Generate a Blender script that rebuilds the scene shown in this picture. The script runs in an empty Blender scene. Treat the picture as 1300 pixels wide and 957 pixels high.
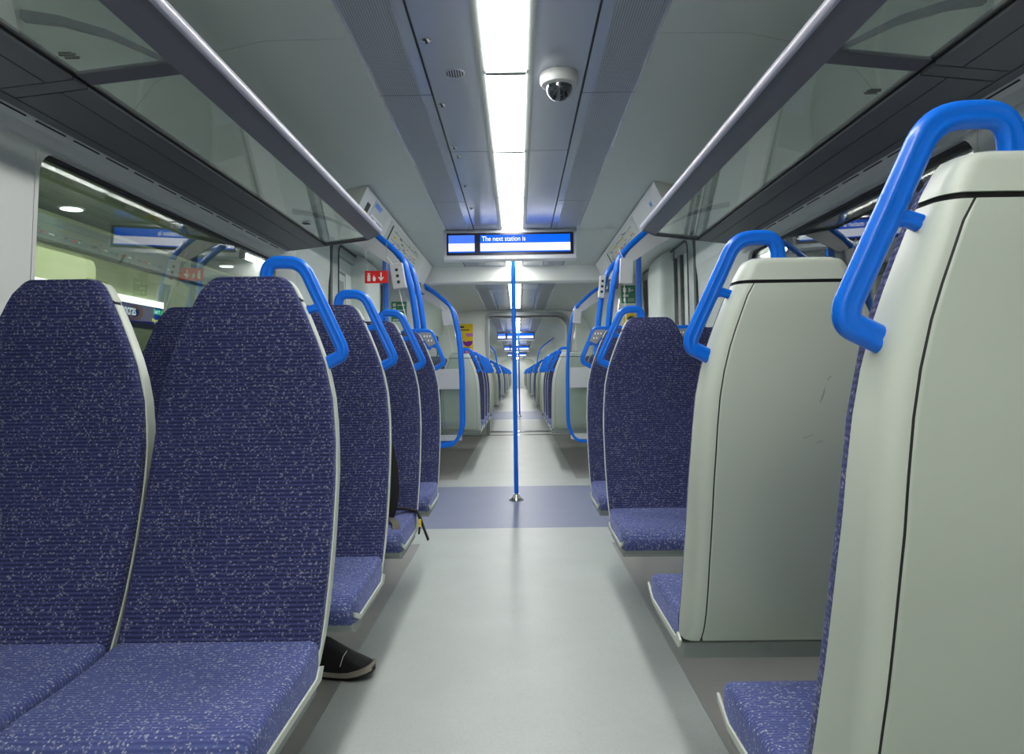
import bpy, math, random
from mathutils import Vector, Matrix
random.seed(7)
PI = math.pi
S = bpy.context.scene
COL = S.collection

# ------------------------------------------------------------------ materials
def lin(c):
    c = c / 255.0
    return c / 12.92 if c <= 0.04045 else ((c + 0.055) / 1.055) ** 2.4
def rgb(r, g, b): return (lin(r), lin(g), lin(b), 1.0)
def newmat(name):
    m = bpy.data.materials.new(name); m.use_nodes = True
    return m, m.node_tree, m.node_tree.nodes['Principled BSDF']
def mat(name, col, rough=.5, metal=0.0, spec=.5, noise=0.0, scale=30, bump=0.0, coat=0.0):
    m, t, p = newmat(name)
    p.inputs['Base Color'].default_value = col
    p.inputs['Roughness'].default_value = rough
    p.inputs['Metallic'].default_value = metal
    p.inputs['Specular IOR Level'].default_value = spec
    p.inputs['Coat Weight'].default_value = coat
    if noise or bump:
        tc = t.nodes.new('ShaderNodeTexCoord'); n = t.nodes.new('ShaderNodeTexNoise')
        n.inputs['Scale'].default_value = scale; n.inputs['Detail'].default_value = 5
        t.links.new(tc.outputs['Object'], n.inputs['Vector'])
        if noise:
            mx = t.nodes.new('ShaderNodeMix'); mx.data_type = 'RGBA'
            mx.inputs['A'].default_value = tuple(c * (1 - noise) for c in col[:3]) + (1,)
            mx.inputs['B'].default_value = tuple(min(1, c * (1 + noise)) for c in col[:3]) + (1,)
            t.links.new(n.outputs['Fac'], mx.inputs['Factor']); t.links.new(mx.outputs['Result'], p.inputs['Base Color'])
        if bump:
            b = t.nodes.new('ShaderNodeBump'); b.inputs['Strength'].default_value = bump; b.inputs['Distance'].default_value = .001
            t.links.new(n.outputs['Fac'], b.inputs['Height']); t.links.new(b.outputs['Normal'], p.inputs['Normal'])
    return m
def emit(name, col, s):
    m, t, p = newmat(name)
    p.inputs['Base Color'].default_value = (0.01, .01, .01, 1)
    p.inputs['Emission Color'].default_value = col; p.inputs['Emission Strength'].default_value = s
    p.inputs['Roughness'].default_value = .3
    return m
def glassy(name, tint, ior=1.5, haze=0.0, hazecol=(.6, .65, .6, 1), gain=1.6):
    m = bpy.data.materials.new(name); m.use_nodes = True; t = m.node_tree; t.nodes.clear()
    o = t.nodes.new('ShaderNodeOutputMaterial'); tr = t.nodes.new('ShaderNodeBsdfTransparent'); g = t.nodes.new('ShaderNodeBsdfGlossy')
    f = t.nodes.new('ShaderNodeFresnel'); mx = t.nodes.new('ShaderNodeMixShader')
    tr.inputs['Color'].default_value = tint; g.inputs['Roughness'].default_value = .02; f.inputs['IOR'].default_value = ior
    ge = t.nodes.new('ShaderNodeNewGeometry'); iv = t.nodes.new('ShaderNodeMath'); iv.operation = 'SUBTRACT'; iv.inputs[0].default_value = 1
    ml = t.nodes.new('ShaderNodeMath'); ml.operation = 'MULTIPLY'; ml2 = t.nodes.new('ShaderNodeMath'); ml2.operation = 'MULTIPLY'; ml2.inputs[1].default_value = gain; ml2.use_clamp = True
    t.links.new(ge.outputs['Backfacing'], iv.inputs[1]); t.links.new(iv.outputs[0], ml.inputs[0]); t.links.new(f.outputs[0], ml.inputs[1]); t.links.new(ml.outputs[0], ml2.inputs[0])
    t.links.new(ml2.outputs[0], mx.inputs[0]); t.links.new(tr.outputs[0], mx.inputs[1]); t.links.new(g.outputs[0], mx.inputs[2])
    last = mx
    if haze:
        d = t.nodes.new('ShaderNodeBsdfDiffuse'); d.inputs['Color'].default_value = hazecol
        m2 = t.nodes.new('ShaderNodeMixShader'); m2.inputs[0].default_value = haze
        t.links.new(mx.outputs[0], m2.inputs[1]); t.links.new(d.outputs[0], m2.inputs[2]); last = m2
    t.links.new(last.outputs[0], o.inputs['Surface'])
    return m
def fabric(name, axis, base, dark, speck):
    m, t, p = newmat(name); N = t.nodes.new; L = t.links.new
    tc = N('ShaderNodeTexCoord'); sep = N('ShaderNodeSeparateXYZ'); L(tc.outputs['Object'], sep.inputs[0])
    mul = N('ShaderNodeMath'); mul.operation = 'MULTIPLY'; mul.inputs[1].default_value = 2 * PI / .0085; L(sep.outputs[axis], mul.inputs[0])
    s = N('ShaderNodeMath'); s.operation = 'SINE'; L(mul.outputs[0], s.inputs[0])
    r = N('ShaderNodeMapRange'); r.inputs[1].default_value = -1; r.inputs[2].default_value = 1; L(s.outputs[0], r.inputs[0])
    n1 = N('ShaderNodeTexNoise'); n1.inputs['Scale'].default_value = 9; n1.inputs['Detail'].default_value = 2; L(tc.outputs['Object'], n1.inputs['Vector'])
    mxa = N('ShaderNodeMix'); mxa.data_type = 'RGBA'; mxa.inputs['A'].default_value = dark; mxa.inputs['B'].default_value = base
    L(r.outputs[0], mxa.inputs['Factor'])
    # flecks: random cells of a fine voronoi
    mp = N('ShaderNodeMapping'); mp.inputs['Scale'].default_value = (260, 260, 260); L(tc.outputs['Object'], mp.inputs[0])
    v = N('ShaderNodeTexVoronoi'); v.inputs['Scale'].default_value = 1; L(mp.outputs[0], v.inputs['Vector'])
    sc = N('ShaderNodeSeparateColor'); L(v.outputs['Color'], sc.inputs[0])
    n2 = N('ShaderNodeTexNoise'); n2.inputs['Scale'].default_value = 110; n2.inputs['Detail'].default_value = 1; L(tc.outputs['Object'], n2.inputs['Vector'])
    ad = N('ShaderNodeMath'); ad.operation = 'MULTIPLY_ADD'; ad.inputs[1].default_value = .3; L(n2.outputs['Fac'], ad.inputs[0]); L(sc.outputs[0], ad.inputs[2])
    rr = N('ShaderNodeMapRange'); rr.inputs[1].default_value = .86; rr.inputs[2].default_value = 1.12; L(ad.outputs[0], rr.inputs[0])
    dd = N('ShaderNodeMapRange'); dd.inputs[1].default_value = .75; dd.inputs[2].default_value = .25; L(v.outputs['Distance'], dd.inputs[0])
    mm = N('ShaderNodeMath'); mm.operation = 'MULTIPLY'; L(rr.outputs[0], mm.inputs[0]); L(dd.outputs[0], mm.inputs[1])
    mxb = N('ShaderNodeMix'); mxb.data_type = 'RGBA'; mxb.inputs['B'].default_value = speck
    L(mm.outputs[0], mxb.inputs['Factor']); L(mxa.outputs['Result'], mxb.inputs['A'])
    # broad soft variation
    mxc = N('ShaderNodeMix'); mxc.data_type = 'RGBA'; mxc.blend_type = 'MULTIPLY'; mxc.inputs['Factor'].default_value = .35
    L(mxb.outputs['Result'], mxc.inputs['A']); L(n1.outputs['Fac'], mxc.inputs['B'])
    L(mxc.outputs['Result'], p.inputs['Base Color'])
    p.inputs['Roughness'].default_value = .9; p.inputs['Specular IOR Level'].default_value = .15
    p.inputs['Sheen Weight'].default_value = .25; p.inputs['Sheen Roughness'].default_value = .4; p.inputs['Sheen Tint'].default_value = (.45, .5, .9, 1)
    b = N('ShaderNodeBump'); b.inputs['Strength'].default_value = .4; b.inputs['Distance'].default_value = .001
    L(r.outputs[0], b.inputs['Height']); L(b.outputs['Normal'], p.inputs['Normal'])
    return m
def perforated(name, col, hole, pitch):
    m, t, p = newmat(name); N = t.nodes.new; L = t.links.new
    tc = N('ShaderNodeTexCoord'); mp = N('ShaderNodeMapping'); mp.inputs['Scale'].default_value = (1 / pitch, 1 / pitch, 0)
    L(tc.outputs['Object'], mp.inputs[0])
    fr = N('ShaderNodeVectorMath'); fr.operation = 'FRACTION'; L(mp.outputs[0], fr.inputs[0])
    sb = N('ShaderNodeVectorMath'); sb.operation = 'SUBTRACT'; sb.inputs[1].default_value = (.5, .5, 0); L(fr.outputs[0], sb.inputs[0])
    ln = N('ShaderNodeVectorMath'); ln.operation = 'LENGTH'; L(sb.outputs[0], ln.inputs[0])
    lt = N('ShaderNodeMath'); lt.operation = 'LESS_THAN'; lt.inputs[1].default_value = .27; L(ln.outputs['Value'], lt.inputs[0])
    mx = N('ShaderNodeMix'); mx.data_type = 'RGBA'; mx.inputs['A'].default_value = col; mx.inputs['B'].default_value = hole
    L(lt.outputs[0], mx.inputs['Factor']); L(mx.outputs['Result'], p.inputs['Base Color'])
    p.inputs['Roughness'].default_value = .45
    return m
def flooring(name, col, amt):
    m, t, p = newmat(name); N = t.nodes.new; L = t.links.new
    tc = N('ShaderNodeTexCoord'); n = N('ShaderNodeTexNoise'); n.inputs['Scale'].default_value = 3; n.inputs['Detail'].default_value = 6
    L(tc.outputs['Object'], n.inputs['Vector'])
    n2 = N('ShaderNodeTexNoise'); n2.inputs['Scale'].default_value = 260; L(tc.outputs['Object'], n2.inputs['Vector'])
    mx = N('ShaderNodeMix'); mx.data_type = 'RGBA'
    mx.inputs['A'].default_value = tuple(c * (1 - amt) for c in col[:3]) + (1,); mx.inputs['B'].default_value = tuple(c * (1 + amt) for c in col[:3]) + (1,)
    L(n.outputs['Fac'], mx.inputs['Factor'])
    m2 = N('ShaderNodeMix'); m2.data_type = 'RGBA'; m2.blend_type = 'MULTIPLY'; m2.inputs['Factor'].default_value = .35
    rr = N('ShaderNodeMapRange'); rr.inputs[1].default_value = .3; rr.inputs[2].default_value = .5; rr.inputs[3].default_value = .6; L(n2.outputs['Fac'], rr.inputs[0])
    L(mx.outputs['Result'], m2.inputs['A']); L(rr.outputs[0], m2.inputs['B']); L(m2.outputs['Result'], p.inputs['Base Color'])
    p.inputs['Roughness'].default_value = .42; p.inputs['Specular IOR Level'].default_value = .4
    return m

M = {}
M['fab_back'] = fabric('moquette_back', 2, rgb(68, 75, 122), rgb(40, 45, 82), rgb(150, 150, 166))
M['fab_seat_lit'] = fabric('moquette_seat_lit', 1, rgb(92, 104, 158), rgb(74, 84, 138), rgb(190, 194, 206))  # same cloth as the backs, lightened in colour for light from above
M['shell'] = mat('seat_shell_plastic', rgb(196, 204, 192), .38, spec=.4)
M['shell_panel'] = mat('seat_back_panel_plastic', rgb(184, 193, 181), .42, spec=.4, bump=.08, scale=500)
M['tray'] = mat('grey_tray_plastic', rgb(140, 148, 146), .45)
M['gap'] = mat('black_gap', rgb(22, 22, 24), .7)
M['blue'] = mat('blue_handrail_paint', rgb(0, 108, 224), .32, spec=.35, coat=.2)
M['white'] = mat('wall_white', rgb(232, 236, 231), .5)
M['wall'] = mat('wall_panel_grey_white', rgb(214, 219, 216), .45)
M['ceil'] = mat('ceiling_panel_greenish', rgb(206, 215, 209), .5)
M['ceilc'] = mat('ceiling_centre_grey', rgb(178, 187, 202), .27, spec=.6)
M['ceilc'].node_tree.nodes['Principled BSDF'].inputs['Coat Weight'].default_value = .8; M['ceilc'].node_tree.nodes['Principled BSDF'].inputs['Coat Roughness'].default_value = .16
M['perf'] = perforated('ceiling_perforated', rgb(176, 184, 194), rgb(80, 84, 92), .0085)
M['rack_dark'] = mat('rack_dark_panel', rgb(106, 110, 116), .5)
M['rack_frame'] = mat('rack_frame_grey', rgb(102, 104, 113), .42)
M['alu'] = mat('aluminium', rgb(212, 212, 224), .3, metal=.25)
M['silver'] = mat('silver_trim', rgb(165, 172, 175), .35, metal=.3)
M['chrome'] = mat('chrome', rgb(210, 210, 205), .15, metal=1)
M['black'] = mat('black_rubber', rgb(16, 17, 19), .5)
M['glass'] = glassy('window_glass', (.78, .88, .82, 1), 1.52, gain=2.8)
M['rglass'] = glassy('rack_glass', (.93, .98, .95, 1), 1.5, .2, (.74, .82, .77, 1))
M['sglass'] = glassy('screen_glass', (.95, .985, .97, 1), 1.45, .03)
M['floor'] = flooring('floor_vinyl_light', rgb(188, 195, 192), .10)
M['floor_side'] = flooring('floor_vinyl_side', rgb(160, 160, 156), .14)  # grey-brown vinyl, its tone also darkened for the shade under the seats
M['floor_blue'] = flooring('floor_vinyl_blue', rgb(132, 140, 168), .06)
M['light'] = emit('light_diffuser', (1, .985, .95, 1), 18.5)
M['red'] = mat('red_sign', rgb(226, 28, 30), .4)
M['signwhite'] = mat('white_print', rgb(240, 240, 236), .5)
M['green'] = mat('green_sign', rgb(0, 136, 92), .4)
M['yellow'] = mat('yellow_print', rgb(240, 205, 20), .5)
M['purple'] = mat('purple_print', rgb(130, 40, 150), .5)
M['pink'] = mat('pink_print', rgb(205, 130, 195), .5)
M['ink'] = mat('dark_print', rgb(38, 40, 46), .6)
M['greyprint'] = mat('grey_print', rgb(140, 146, 150), .6)
M['paper'] = mat('poster_paper', rgb(198, 206, 200), .4)
M['bezel'] = mat('display_bezel', rgb(14, 16, 40), .3)
M['scr_blue'] = emit('screen_blue', rgb(2, 92, 222), 1.1)
M['scr_lblue'] = emit('screen_light_blue', rgb(66, 112, 226), 1.15)
M['scr_white'] = emit('screen_white', rgb(232, 238, 255), 1.2)
M['scr_text'] = emit('screen_text', rgb(240, 246, 255), 1.2)
for k in ('scr_blue', 'scr_lblue', 'scr_white', 'scr_text'):
    M[k].node_tree.nodes['Principled BSDF'].inputs['Roughness'].default_value = .95
    M[k].node_tree.nodes['Principled BSDF'].inputs['Specular IOR Level'].default_value = .0
M['plate'] = mat('grey_box_plastic', rgb(196, 200, 204), .5)
M['smoke'] = mat('smoked_dome', rgb(30, 36, 42), .05, spec=.8, coat=1)
M['bag'] = mat('bag_black_fabric', rgb(24, 23, 25), .85, noise=.3, scale=200, bump=.3)
M['strap'] = mat('bag_olive_strap', rgb(86, 84, 78), .8)
M['shoe'] = mat('shoe_black_mesh', rgb(17, 17, 18), .6, bump=.4, scale=900)
M['sole'] = mat('shoe_sole', rgb(170, 160, 148), .6)
M['outsole'] = mat('shoe_outsole', rgb(20, 20, 20), .8)
M['st_wall'] = mat('station_wall_cream', rgb(186, 192, 156), .55)
M['st_dark'] = mat('station_dark', rgb(58, 64, 58), .7)
M['st_band'] = mat('station_map_band', rgb(120, 132, 128), .5)
M['st_light'] = emit('station_light_band', (1, .99, .93, 1), 2.2)
M['st_cream'] = emit('station_lit_panel', rgb(232, 232, 176), .75)
M['st_sign'] = emit('station_sign_navy', rgb(18, 26, 110), .6)
M['st_text'] = emit('station_sign_text', rgb(235, 240, 255), 1.0)
M['st_green'] = emit('station_sign_green', rgb(20, 170, 110), 1.0)
M['st_yellow'] = emit('station_sign_yellow', rgb(245, 235, 20), 1.0)
M['st_down'] = emit('station_downlight', (1, 1, .95, 1), 6)
M['st_green_wall'] = mat('station_far_wall', rgb(110, 124, 92), .6)

# ------------------------------------------------------------------ mesh builder
class MB:
    def __init__(s): s.v = []; s.f = []; s.mi = []; s.cur = 0
    def add(s, vs, fs):
        o = len(s.v); s.v += [tuple(v) for v in vs]
        for f in fs: s.f.append(tuple(i + o for i in f)); s.mi.append(s.cur)
    def box(s, x0, x1, y0, y1, z0, z1):
        vs = [(x, y, z) for x in (x0, x1) for y in (y0, y1) for z in (z0, z1)]
        s.add(vs, [(0, 1, 3, 2), (4, 6, 7, 5), (0, 4, 5, 1), (2, 3, 7, 6), (0, 2, 6, 4), (1, 5, 7, 3)]); return s
    def loft(s, rings, cap=True, closed=True):
        n = len(rings[0]); vs = [p for r in rings for p in r]; fs = []
        for i in range(len(rings) - 1):
            for j in range(n if closed else n - 1):
                k = (j + 1) % n
                fs.append((i * n + j, i * n + k, (i + 1) * n + k, (i + 1) * n + j))
        if cap and closed:
            fs.append(tuple(reversed(range(n)))); fs.append(tuple((len(rings) - 1) * n + j for j in range(n)))
        s.add(vs, fs); return s
    def tube(s, pts, r, n=12, cap=True, closed=False):
        pts = [Vector(p) for p in pts]; rings = []; up = None
        for i, p in enumerate(pts):
            a = pts[max(i - 1, 0)]; b = pts[min(i + 1, len(pts) - 1)]
            if closed: a = pts[i - 1]; b = pts[(i + 1) % len(pts)]
            t = (b - a).normalized()
            if up is None:
                up = Vector((0, 0, 1)) if abs(t.z) < .9 else Vector((0, 1, 0))
            nn = (up - t * up.dot(t)).normalized(); bb = t.cross(nn); up = nn
            rr = r[i] if isinstance(r, (list, tuple)) else r
            rings.append([p + nn * (rr * math.cos(2 * PI * k / n)) + bb * (rr * math.sin(2 * PI * k / n)) for k in range(n)])
        if closed: rings.append(rings[0]); cap = False
        return s.loft(rings, cap)
    def sweep_xz(s, pts, prof, y=0, yy=None):            # planar path in XZ, profile (in-plane normal, depth y)
        rings = []
        for i, p in enumerate(pts):
            a = pts[max(i - 1, 0)]; b = pts[min(i + 1, len(pts) - 1)]
            t = Vector((b[0] - a[0], b[1] - a[1])).normalized(); n = Vector((-t.y, t.x))
            y0 = yy[i] if yy else y
            rings.append([(p[0] + n.x * q[0], y0 + q[1], p[1] + n.y * q[0]) for q in prof])
        return s.loft(rings)
    def lathe(s, prof, c, n=24, axis='z'):
        rings = []
        for r, h in prof:
            rings.append([(c[0] + r * math.cos(2 * PI * k / n), c[1] + r * math.sin(2 * PI * k / n), c[2] + h) for k in range(n)])
        return s.loft(rings)
    def prism_y(s, poly, y0, y1):                   # polygon in (x,z) extruded along y
        return s.loft([[(x, y0, z) for x, z in poly], [(x, y1, z) for x, z in poly]])
    def prism_x(s, poly, x0, x1):
        return s.loft([[(x0, y, z) for y, z in poly], [(x1, y, z) for y, z in poly]])
    def quad(s, a, b, c, d): s.add([a, b, c, d], [(0, 1, 2, 3)]); return s
    def build(s, name, mats, parent=None, smooth=True, bevel=0, angle=40, loc=None):
        me = bpy.data.meshes.new(name); me.from_pydata(s.v, [], s.f)
        if not isinstance(mats, (list, tuple)): mats = [mats]
        for m in mats: me.materials.append(m)
        me.polygons.foreach_set('material_index', s.mi)
        import bmesh
        bm = bmesh.new(); bm.from_mesh(me); bmesh.ops.recalc_face_normals(bm, faces=bm.faces)
        if smooth:
            for f in bm.faces: f.smooth = True
            for e in bm.edges:
                if len(e.link_faces) == 2 and e.calc_face_angle(0) > math.radians(angle): e.smooth = False
        bm.to_mesh(me); bm.free()
        o = bpy.data.objects.new(name, me); COL.objects.link(o)
        if loc: o.location = loc
        if parent: o.parent = parent
        if bevel:
            b = o.modifiers.new('bevel', 'BEVEL'); b.width = bevel; b.segments = 3; b.limit_method = 'ANGLE'; b.angle_limit = math.radians(50); b.harden_normals = False
        return o
def empty(name, loc=(0, 0, 0), rz=0):
    o = bpy.data.objects.new(name, None); COL.objects.link(o); o.location = loc; o.rotation_euler = (0, 0, rz); o.empty_display_size = .1
    return o
def tag(o, label, cat, group=None, kind=None):
    o['label'] = label; o['category'] = cat
    if group: o['group'] = group
    if kind: o['kind'] = kind
    return o
def struct(o, label=None, cat=None):
    o['kind'] = 'structure'
    if label: o['label'] = label
    if cat: o['category'] = cat
    return o
def fillet(pts, r, n=7):
    out = [pts[0]]
    for i in range(1, len(pts) - 1):
        p = Vector(pts[i]); a = Vector(pts[i - 1]); b = Vector(pts[i + 1])
        ri = r[i] if isinstance(r, (list, tuple)) else r
        d1 = (a - p); d2 = (b - p); l = min(ri, d1.length * .49, d2.length * .49)
        s = p + d1.normalized() * l; e = p + d2.normalized() * l
        for k in range(n + 1):
            u = k / n; out.append(tuple(s * (1 - u) ** 2 + p * 2 * u * (1 - u) + e * u ** 2))
    out.append(pts[-1]); return out
def rrect(x0, x1, y0, y1, r, n=5):
    """rounded rect outline; r = radius or 4 radii (x1y1, x0y1, x0y0, x1y0)"""
    rs = r if isinstance(r, (list, tuple)) else [r] * 4
    out = []
    for (cx, cy, sx, sy, a0), q in zip(((x1, y1, -1, -1, 0), (x0, y1, 1, -1, 90), (x0, y0, 1, 1, 180), (x1, y0, -1, 1, 270)), rs):
        for k in range(n + 1):
            a = math.radians(a0 + 90 * k / n)
            out.append((cx + sx * q + q * math.cos(a), cy + sy * q + q * math.sin(a)))
    return out
def lerp_table(tab, z):
    if z >= tab[0][0]: return tab[0][1]
    for (z0, v0), (z1, v1) in zip(tab, tab[1:]):
        if z >= z1: return v1 + (v0 - v1) * (z - z1) / (z0 - z1)
    return tab[-1][1]
def text_obj(s, size, m, name, parent, loc, rot, extr=.0006, sx=1.0, bold=0):
    cu = bpy.data.curves.new('tmp_' + name, 'FONT'); cu.body = s; cu.size = size; cu.extrude = extr; cu.offset = bold
    t = bpy.data.objects.new('tmp', cu); COL.objects.link(t)
    dg = bpy.context.evaluated_depsgraph_get()
    me = bpy.data.meshes.new_from_object(t.evaluated_get(dg)); bpy.data.objects.remove(t); bpy.data.curves.remove(cu)
    me.materials.clear(); me.materials.append(m); me.transform(Matrix.Diagonal((sx, 1, 1, 1)))
    o = bpy.data.objects.new(name, me); COL.objects.link(o); o.location = loc; o.rotation_euler = rot
    if parent: o.parent = parent
    return o
def poster(name, org, u, v, w, h, rects, mats, base, parent=None, th=.003):
    """flat printed thing: a thin board with printed rectangles raised a hair; u,v unit vectors, normal = u x v"""
    org = Vector(org); u = Vector(u).normalized(); v = Vector(v).normalized(); n = u.cross(v).normalized()
    mb = MB(); ms = [base] + mats
    def bx(a0, b0, a1, b1, d0, d1):
        P = [org + u * a + v * b + n * d for a in (a0, a1) for b in (b0, b1) for d in (d0, d1)]
        mb.add(P, [(0, 1, 3, 2), (4, 6, 7, 5), (0, 4, 5, 1), (2, 3, 7, 6), (0, 2, 6, 4), (1, 5, 7, 3)])
    bx(0, 0, w, h, 0, th)
    for i, (a0, b0, a1, b1, k) in enumerate(rects):
        mb.cur = k + 1; bx(a0 * w, b0 * h, a1 * w, b1 * h, th * .9, th + .0004 + .00015 * i)
    return mb.build(name, ms, parent, smooth=False)

# ------------------------------------------------------------------ layout constants (metres; floor z=0, car centreline x=0)
WX = 1.31          # inner face of the side walls
CZ = 2.17          # ceiling
CAR1 = (-3.2, 12.8)
CAR2 = (13.6, 54.0)

# ------------------------------------------------------------------ seat
WTAB = [(1.300, .070), (1.298, .080), (1.292, .092), (1.28, .103), (1.255, .116), (1.213, .135), (1.14, .163), (1.07, .187), (.98, .205), (.84, .214), (.66, .216), (.5, .214), (.44, .21), (.40, .21)]
YTAB = [(1.31, -.008), (1.25, -.004), (1.15, -.001), (1.0, .0), (.9, .008), (.84, .020), (.76, .044), (.70, .062), (.62, .092), (.55, .122), (.50, .150), (.44, .182), (.40, .19)]
def yf(z):
    h = .03; return (lerp_table(YTAB, z + h) + 2 * lerp_table(YTAB, z) + lerp_table(YTAB, z - h)) / 4
TTAB = [(1.30, .058), (1.285, .072), (1.2, .082), (.9, .092), (.55, .112), (.50, .112), (.46, .09), (.44, .055)]
def smooth_w(z):
    h = .012; return (lerp_table(WTAB, z + h) + lerp_table(WTAB, z) * 2 + lerp_table(WTAB, z - h)) / 4 if z < 1.27 else lerp_table(WTAB, z)
def sect(w, y0, y1, z, rb, rf, tp=0.0):
    return [(x * (1 - tp * min(1, (y1 - y) / .085) / .2), y, z) for x, y in rrect(-w, w, y0, y1, [min(rf, w * .9), min(rf, w * .9), min(rb, w * .9), min(rb, w * .9)], 5)]
def mk_backrest():
    mb = MB(); zs = [.485, .52, .6, .7, .8, .9, 1.0, 1.08, 1.14, 1.2, 1.24, 1.262, 1.278, 1.287, 1.293, 1.2965, 1.298]
    rings = []
    for z in zs:
        w = smooth_w(z) - .0035; t = (.0 if z < 1.25 else (z - 1.25) ** 1.3 * .9)
        rings.append(sect(w, yf(z) - .030, yf(z) + .006 * (z < 1.27) - t * .3, z, .004, .014))
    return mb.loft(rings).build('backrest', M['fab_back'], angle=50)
ZS = [.452, .456, .47, .49, .51, .54, .58, .62, .66, .70, .74, .78, .83, .88, .94, 1.0, 1.05, 1.1, 1.14, 1.18, 1.21, 1.2355]
def mk_shell():
    mb = MB(); zs = [.436, .44] + ZS
    rings = []
    for z in zs:
        w = smooth_w(z); y1 = yf(z) - .018; y0 = yf(z) - lerp_table(TTAB, z)
        if z <= .44: w -= .01; y0 += .012
        rings.append(sect(w, y0, y1 - .006, z, .024, .004, .010))
    mb.loft(rings)
    # side rims that carry the cushion
    for sx in (-1, 1):
        x0 = sx * .2095; x1 = sx * .2145
        poly = [(.12, .445), (.14, .424), (.46, .424), (.520, .448), (.526, .462), (.46, .437), (.17, .438), (.15, .455)]
        mb.prism_x(poly, min(x0, x1), max(x0, x1))
    mb.box(-.205, .205, .15, .50, .428, .44)
    return mb.build('seat_shell', M['shell'], angle=45)
def mk_cap():
    mb = MB(); rings = []
    for z in [1.243, 1.255, 1.27, 1.278, 1.284, 1.288, 1.291, 1.2925]:
        w = lerp_table(WTAB, z) + .001; y1 = yf(z) - .020; y0 = yf(z) - lerp_table(TTAB, z) - .002
        if z > 1.290: y0 += .006; w -= .006
        rings.append(sect(w, y0, y1 - .004, z, .024, .004, .010))
    return mb.loft(rings).build('top_cap', M['shell'], angle=45)
def mk_panel(off, wi, z0, z1, name, m):
    mb = MB(); rings = []
    zs = [z for z in ZS if z0 <= z <= z1]
    for i, z in enumerate(zs):
        w = smooth_w(z) - wi; y0 = yf(z) - lerp_table(TTAB, z) - off
        if i == 0 or i == len(zs) - 1: w -= .003; y0 += off * .5
        rings.append([(x * (1 - .010 / .2), y, zz) for x, y, zz in sect(w, y0, y0 + .03, z, .006, .004)])
    return mb.loft(rings).build(name, m, angle=45)
def mk_cushion():
    mb = MB()
    # lofted along y; rounded cross-section with rolled front
    rings = []
    st = [(.150, .442, .508), (.17, .425, .507), (.25, .425, .499), (.35, .425, .497), (.44, .424, .498), (.49, .424, .494), (.515, .426, .486), (.528, .43, .474), (.533, .437, .462)]
    for y, z0, z1 in st:
        w = .2105 if y < .5 else .2105 - (y - .5) * .35
        o = rrect(-w, w, z0, z1, [.016, .016, .006, .006], 4)
        rings.append([(x, y, z - .004 * (1 - (x / w) ** 2) * (z > .47) * (y < .45)) for x, z in o])
    return mb.loft(rings).build('seat_cushion', M['fab_seat_lit'], angle=60)
def mk_tray():
    mb = MB()
    poly = [(.13, .438), (.145, .396), (.47, .394), (.508, .412), (.518, .43)]
    mb.prism_x(poly, -.205, .205)
    return mb.build('under_tray', M['tray'], bevel=.004, smooth=False)
HP = [(.0158 * math.cos(a) * 1.0, .0125 * math.sin(a) * (1 - .36 * math.exp(-(math.cos(a) / .3) ** 2))) for a in [2 * PI * k / 20 for k in range(20)]]
HPs = [(p[0] * .8, p[1] * .9) for p in HP]
def mk_handle(side, priority=False):
    mb = MB(); yo = -.047
    if not priority:
        pts = [(.028, 1.27), (.034, 1.326), (.116, 1.324), (.213, 1.118), (.213, 1.10), (.150, 1.068)]
        pts = fillet([(a, b, 0) for a, b in pts], [0, .04, .035, .03, .05, 0], 7)
    else:
        pts = [(.0, 1.265), (.012, 1.292), (.160, 1.288), (.224, 1.135), (.224, 1.11), (.155, 1.072)]
        pts = fillet([(a, b, 0) for a, b in pts], [0, .02, .022, .03, .045, 0], 7)
    path = [(side * a, b) for a, b, _ in pts]
    yy = [yf(b) + yo for a, b in path]
    mb.sweep_xz(path, HP if not priority else HPs, yy=yy)
    h = mb.build('grab_handle', M['blue'], angle=60)
    # strut
    q = [(side * a, b) for a, b in ([(.118, 1.203), (.148, 1.214), (.174, 1.220)] if not priority else [(.125, 1.195), (.160, 1.212), (.192, 1.216)])]
    sw = MB(); P2 = [(p[0] * .8, p[1] * .8) for p in HP]
    rings = []
    for i, (a, b) in enumerate(q):
        k = [.9, .8, 1.5][i]
        rings.append([(a, yf(b) + yo + p[1], b + p[0] * k) for p in P2])
    sw.loft(rings); st = sw.build('handle_strut', M['blue'], angle=60); st.parent = h
    if priority:
        pb = MB(); P3 = fillet([(.03, 1.288, 0), (.095, 1.284, 0), (.158, 1.19, 0)], .02)
        pb.sweep_xz([(side * a, b) for a, b, _ in P3][2:], [(p[0] * .5, p[1] * .6) for p in HP], yy=[yf(b) + yo for a, b, _ in P3][2:])
        o = pb.build('inner_bar', M['blue'], angle=60); o.parent = h
        pl = MB()
        poly = [(side * a, b) for a, b in [(.098, 1.283), (.157, 1.281), (.188, 1.222), (.150, 1.206), (.135, 1.225)]]
        pl.prism_y(poly, yo + .006, yo + .010); pl.cur = 1
        for a, b in [(.125, 1.262), (.140, 1.262), (.155, 1.262), (.148, 1.238), (.163, 1.238)]:
            pl.prism_y([(side * (a + .004 * math.cos(k * PI / 3)), b + .006 * math.sin(k * PI / 3)) for k in range(6)], yo + .0105, yo + .0112)
        o = pl.build('seat_plate', [M['greyprint'], M['signwhite']], smooth=False); o.parent = h
        o['label'] = 'grey plate with small pale pictograms'
    return h
def mk_beam(side, aisle):
    mb = MB(); a, b = (side * .15, side * -.2195) if aisle else (side * .2195, side * -.272)       # runs outboard
    mb.box(min(a, b), max(a, b), .24, .38, .385, .41)
    return mb.build('seat_beam', M['tray'], bevel=.004, smooth=False)

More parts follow.
